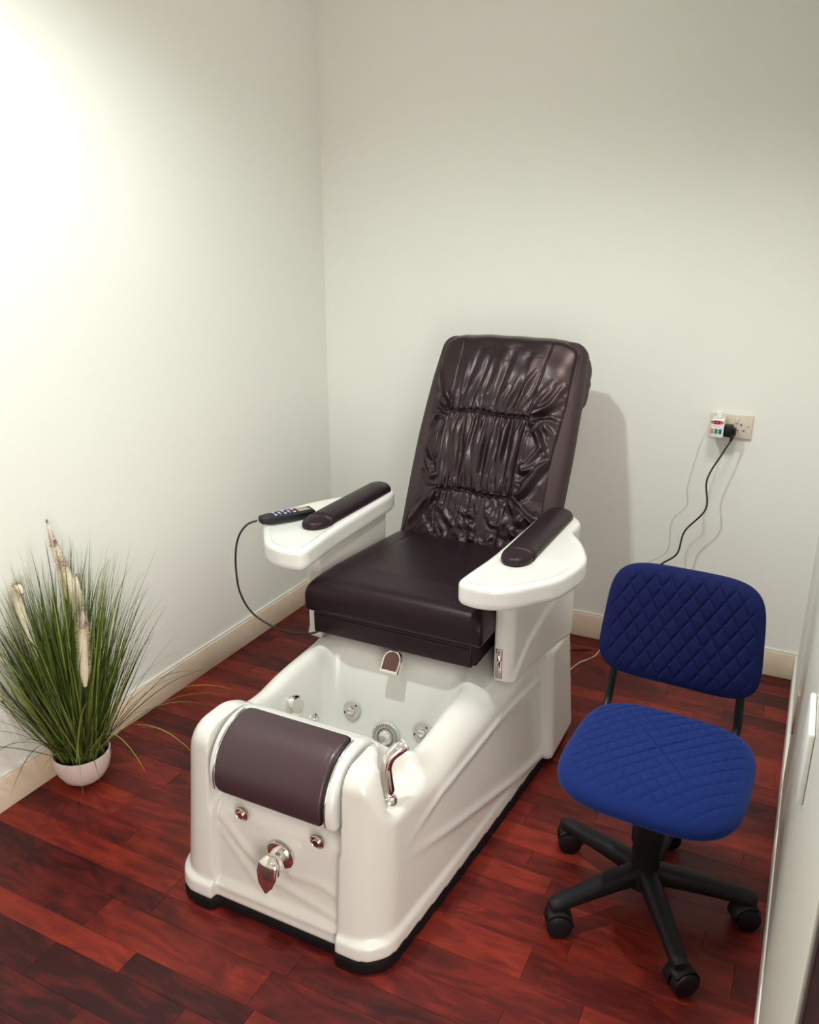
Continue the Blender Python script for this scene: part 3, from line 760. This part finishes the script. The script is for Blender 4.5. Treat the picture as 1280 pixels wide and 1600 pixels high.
box('tilt_mechanism', (-.07, -.10, .372), (.07, .09, .410), M_blackm, oc, bev=.008)
col = lathe('column', [(.046, .40), (.045, .30), (.040, .295), (.039, .19), (.035, .185), (.034, .09), (.034, .075)], M_blackm, oc, seg=40)
star = lathe('hub', [(.040, .065), (.046, .070), (.048, .095), (.045, .118), (.036, .124)], M_blackm, oc, seg=40)
for k in range(5):
    a = math.radians(10.8+72*k)+math.radians(3); d = Vector((math.cos(a), math.sin(a), 0)); Rr = .257
    leg = sweep('leg', [d*.03+Vector((0, 0, .100)), d*.10+Vector((0, 0, .096)), d*.18+Vector((0, 0, .087)), d*(Rr-.012)+Vector((0, 0, .080)), d*(Rr+.008)+Vector((0, 0, .077))], [.026, .024, .021, .020, .013], [.027, .024, .019, .0175, .011], M_blackm, oc, seg=20, ex=2.8)
    sa = a + [1.9, .5, 2.4, 1.2, .25][k]; wd = Vector((math.cos(sa), math.sin(sa), 0)); O = d*(Rr-.004)+Vector((0, 0, .0305)) + Vector((-wd.y, wd.x, 0))*.010
    cs = lathe('castor', [(.001, -.0295), (.024, -.029), (.0300, -.0265), (.0305, -.021), (.0305, -.0035), (.022, -.003), (.022, .003), (.0305, .0035), (.0305, .021), (.0300, .0265), (.024, .029), (.001, .0295)], M_black, oc, seg=36, org=O, axis=wd)
    # hood over the wheels
    V, F = [], []; side = Vector((-wd.y, wd.x, 0)); n1 = 18
    for r_ in (.0322, .0355):
        for w_ in (-.0215, .0215):
            for q in range(n1):
                an = math.radians(-5+150*q/(n1-1)); V.append(O + wd*w_ + side*(r_*math.cos(an)*1.0) + Vector((0, 0, r_*math.sin(an))))
    for q in range(n1-1):
        A0, B0, C0, D0 = q, n1+q, 2*n1+q, 3*n1+q
        F += [(A0, A0+1, B0+1, B0), (C0, D0, D0+1, C0+1), (A0, C0, C0+1, A0+1), (B0, B0+1, D0+1, D0)]
    F += [(0, n1, 3*n1, 2*n1), (n1-1, 3*n1-1, 4*n1-1, 2*n1-1)]
    mesh_from('hood', V, F, M_blackm, cs)
    lathe('stem', [(.0075, 0), (.0075, .03)], M_black, cs, seg=14, org=d*(Rr-.004)+Vector((0, 0, .050)))

# ------------------------------------------------------------ potted grass
PX, PY = -1.858, 1.478
pl = empty('potted_grass', (PX, PY, 0)); setp(pl, 'artificial pampas grass in a small white bowl pot by the left wall', 'potted plant')
pr = [(.001, 0), (.025, .0), (.043, .006), (.062, .022), (.076, .046), (.0835, .075), (.085, .098), (.0845, .106), (.081, .107), (.079, .098), (.070, .05), (.05, .04)]
lathe('pot', pr, M_pot, pl, seg=64, close=False)
lathe('soil', [(.001, .085), (.05, .087), (.0795, .083)], M_soil, pl, seg=32, close=False)
V, F = [], []
WALL = XL-PX+.004
R = random.Random(5)
def blade(base, d, lean, L, wdt, droop, seg=9):
    n0 = len(V); p = Vector(base); dirv = Vector((d.x*lean, d.y*lean, 1)).normalized()
    sd = Vector((-d.y, d.x, 0)); tw = R.uniform(-.7, .7); sd = (sd*math.cos(tw)+d*math.sin(tw)).normalized()
    st_ = L/seg
    for i in range(seg+1):
        t = i/seg; wv = wdt*(1-t**2.2)*(.55+.45*min(1, t*4)) + .00015
        q = p.copy(); lim = WALL+.002+.0*t
        if q.x < lim: q.x = lim + .002*math.sin(i*1.7+n0)
        if q.z < .003: q.z = .003
        V.append(q-sd*wv); V.append(q+Vector((d.x, d.y, 0))*wv*.35); V.append(q+sd*wv)
        if i < seg:
            a = n0+i*3; F.append((a, a+1, a+4, a+3)); F.append((a+1, a+2, a+5, a+4))
        dirv = (dirv + Vector((d.x*.6, d.y*.6, -1))*droop*(t**1.5)*.12*st_/.06).normalized(); p = p + dirv*st_
for k in range(560):
    a = R.uniform(0, 2*PI); rr = .060*math.sqrt(R.random()); b = (rr*math.cos(a), rr*math.sin(a), .085)
    a2 = a + R.uniform(-.7, .7); d = Vector((math.cos(a2), math.sin(a2), 0))
    u = R.random(); lean = .02+.62*rr/.06*R.uniform(.2, 1.0) ; L = R.uniform(.34, .66)*(1.05-.32*lean)
    if R.random() < .06: L *= 1.15
    blade(b, d, lean, L, R.uniform(.0014, .0034), R.choice([0, .15, .5, 1.0, 2.6])*R.uniform(.3, 1))
for k in range(26):   # a few long arching leaves to the right and front
    a2 = R.uniform(-1.9, 1.0); d = Vector((math.cos(a2), math.sin(a2), 0))
    blade((d.x*.04, d.y*.04, .09), d, R.uniform(.55, 1.15), R.uniform(.38, .56), R.uniform(.0018, .003), R.uniform(1.2, 3.6), 12)
for (x, y, z, wv, dr) in ((.115, .02, .84, .0030, .0), (.195, .0, .78, .0036, .1), (.02, .0, .74, .003, .1), (-.03, -.04, .80, .0028, .2), (.16, -.05, .60, .0034, .5), (.24, .03, .64, .0026, .2), (.30, .02, .60, .0026, .3), (-.06, -.12, .72, .003, .2)):
    d = Vector((x, y, 0)); L = math.hypot(d.length, z-.09); l = d.length/(z-.09); d.normalize(); blade((d.x*.02, d.y*.02, .09), d, l, L, wv, dr, 12)
for k in range(130):   # broader, brighter leaves that reach high
    a2 = R.uniform(0, 2*PI); d = Vector((math.cos(a2), math.sin(a2), 0)); blade((d.x*.03, d.y*.03, .088), d, R.uniform(.02, .42), R.uniform(.45, .70), R.uniform(.0026, .0038), R.uniform(0, .5), 10)
for k in range(60):   # sprigs of curled thin leaves low in the bunch
    a2 = R.uniform(0, 2*PI); d = Vector((math.cos(a2), math.sin(a2), 0)); h = R.uniform(.25, .5)
    blade((d.x*.05, d.y*.05, h), d, R.uniform(.3, 1.2), R.uniform(.12, .25), R.uniform(.0010, .0020), R.uniform(2, 9), 9)
g = mesh_from('grass_blades', V, F, M_grass, pl, smooth=True); g['kind'] = 'stuff'
def plume(pts, r, tipn=.3):
    r = r*1.12
    V0, F0, V1, F1 = [], [], [], []
    Q = catmull([Vector(p)-Vector((PX, PY, 0)) for p in pts], 10); n = len(Q)
    o = sweep('plume', [q for q in Q[::3]]+[Q[-1]], [r*(.3, .7)[0]]+[r*.68]*(len(Q[::3])-3)+[r*.5, r*.3, r*.08], [r*.3]+[r*.68]*(len(Q[::3])-3)+[r*.5, r*.3, r*.08], M_plume, pl, seg=10, n=2)
    for k in range(2600):
        t = R.random(); i = min(int(t*(n-1)), n-2); p = Q[i].lerp(Q[i+1], t*(n-1)-i); ax = (Q[i+1]-Q[i]).normalized()
        x, y, z = basis(ax); a = R.uniform(0, 2*PI); d = (x*math.cos(a)+y*math.sin(a)+z*R.uniform(.3, 1.1)).normalized()
        tip = t > 1-tipn; rad = r*(min(1, t*6)**.5)*(1 if not tip else max(.25, (1-t)/tipn))*R.uniform(.8, 1.15)
        e = p+d*rad*(1.45 if not tip else 1.45); s = d.cross(ax).normalized()*(.0011 if not tip else .0017)
        VV, FF = (V1, F1) if tip else (V0, F0); m_ = len(VV); VV += [p-s, p+s, e]; FF.append((m_, m_+1, m_+2))
    h = mesh_from('hair', V0, F0, M_plume, o, smooth=False); h['kind'] = 'stuff'
    h = mesh_from('tip', V1, F1, M_spike, o, smooth=False); h['kind'] = 'stuff'
    b = Q[0]; sweep('stalk', [(b.x*.2, b.y*.2, .09), (b.x*.7, b.y*.7, b.z*.6), tuple(b)], .0016, .0016, M_grass, pl, seg=6)
plume([(-1.845, 1.50, .60), (-1.862, 1.50, .72), (-1.888, 1.50, .840)], .013, .35)
plume([(-1.800, 1.50, .50), (-1.825, 1.50, .64), (-1.868, 1.50, .782)], .017, .30)
plume([(-1.905, 1.41, .425), (-1.917, 1.40, .55), (-1.930, 1.40, .64), (-1.921, 1.40, .665), (-1.905, 1.40, .65)], .016, .35)
plume([(-1.800, 1.50, .56), (-1.797, 1.50, .62), (-1.800, 1.50, .692)], .009, .9)
plume([(-1.705, 1.40, .410), (-1.690, 1.40, .54), (-1.672, 1.40, .655)], .014, .28)
plume([(-1.93, 1.30, .36), (-1.935, 1.28, .42), (-1.937, 1.25, .47)], .012, .4)

# ------------------------------------------------------------ socket, adapter, plugs and cables
sk_ = empty('wall_socket', (-.2545, YB, .954)); setp(sk_, 'cream double wall socket on the back wall right of the spa chair', 'socket')
surfnet('plate', lambda U, V, Z: rint(rint(np.abs(U)-.0735, np.abs(Z)-.0435, .006), -.011-V, .004)*1.0, (-.076, -.013, -.046), (.076, .004, .046), .0018, M_plate, sk_) if False else box('plate', (-.0735, -.011, -.0435), (.0735, 0, .0435), M_plate, sk_, bev=.003, seg=3)
for sx in (-.036, .036):
    f = .0
    sw = box('switch', (sx-.022, -.0155, .012), (sx-.010, -.0105, .032), M_plate, sk_, bev=.001)
    box('earth_hole', (sx-.0022, -.0116, .0035), (sx+.0022, -.0108, .0115), M_jetdark, sk_)
    for q in (-1, 1): box('pin_hole', (sx+.0105*q-.0035, -.0116, -.0155), (sx+.0105*q+.0035, -.0108, -.0118), M_jetdark, sk_)
lathe('screw', [(.0025, 0), (.0025, .0015), (.0005, .002)], M_chromed, sk_, seg=12, org=(.060, -.011, .003), axis=(0, -1, 0))
ad = empty('plug_adapter', (-.293, 3.105, .955)); setp(ad, 'white plug adapter with red oval and coloured squares in the left socket', 'adapter')
box('body', (-.0235, -.062, -.033), (.0235, 0, .034), M_white, ad, bev=.003)
def disc_xz(name, cx, cz, rx, rz, y0, y1, m, parent, n=32):
    V = [(cx+rx*math.cos(2*PI*k/n), y0, cz+rz*math.sin(2*PI*k/n)) for k in range(n)]+[(cx+rx*math.cos(2*PI*k/n), y1, cz+rz*math.sin(2*PI*k/n)) for k in range(n)]
    F = [tuple(range(n, 2*n))[::-1], tuple(range(n))]+[(k, n+k, n+(k+1) % n, (k+1) % n) for k in range(n)]
    return mesh_from(name, V, F, m, parent, smooth=False)
disc_xz('red_oval', 0, .0225, .0205, .0068, -.060, -.0632, M_red, ad)
for dx, dz in ((-.013, .0), (0, .0), (.013, -.001)): disc_xz('indicator', dx, .0225+dz, .0022, .0014, -.063, -.0637, M_white, ad, 12)
for dx, m_ in ((-.0145, M_pink), (-.001, M_green), (.0125, M_teal)): box('shutter', (dx-.0052, -.0632, -.018), (dx+.0052, -.060, -.001), m_, ad, bev=.0006)
for q in range(5): box('print', (-.012+q*.005, -.0624, .0075), (-.0085+q*.005, -.0619, .0092), M_text, ad)
up_ = empty('usb_plug', (-.290, 3.070, .990)); setp(up_, 'tiny white charger plug on top of the adapter', 'plug')
box('body', (-.010, -.012, .000), (.010, .012, .026), M_white, up_, bev=.003)
box('metal_tip', (-.006, -.003, -.006), (.006, .003, .001), M_chrome, up_)
Mo = lambda p, o: tuple(Vector(p)-Vector(o))
uo = (-.290, 3.070, .990)
sweep('cable', [Mo(p, uo) for p in [(-.300, 3.066, 1.006), (-.315, 3.04, .985), (-.322, 3.02, .950), (-.340, 3.005, .888), (-.363, 3.0, .743), (-.359, 3.0, .67), (-.405, 3.0, .601), (-.409, 3.0, .486), (-.477, 3.0, .422), (-.53, 3.01, .33), (-.58, 3.03, .20), (-.61, 3.02, .10), (-.635, 2.98, .006), (-.68, 2.88, .0045), (-.70, 2.80, .0045), (-.74, 2.66, .0045), (-.80, 2.56, .0045)]], .0021, .0021, M_cablew, up_, seg=8)
bpn = (-.262, 3.075, .945)
bpl = empty('power_plug', bpn); setp(bpl, 'black angled power plug with black cable at the socket', 'plug')
box('body', (-.0065, -.022, -.020), (.022, .022, .021), M_black, bpl, bev=.005)
box('grip', (.020, -.014, -.016), (.032, .016, .012), M_black, bpl, bev=.004)
sweep('strain_relief', [(.024, -.014, -.010), (.022, -.018, -.022), (.019, -.022, -.034)], [.007, .006, .0042], [.007, .006, .0042], M_black, bpl, seg=12)
sweep('cable', [Mo(p, bpn) for p in [(-.241, 3.055, .915), (-.262, 3.04, .87), (-.302, 3.02, .77), (-.294, 3.02, .661), (-.358, 3.02, .564), (-.376, 3.02, .472), (-.43, 3.02, .418), (-.50, 3.03, .33), (-.56, 3.04, .20), (-.60, 3.03, .10), (-.63, 3.02, .008), (-.69, 3.0, .0045), (-.75, 2.955, .0045), (-.80, 2.85, .0045), (-.84, 2.70, .0045)]], .0032, .0032, M_cableb, bpl, seg=10)
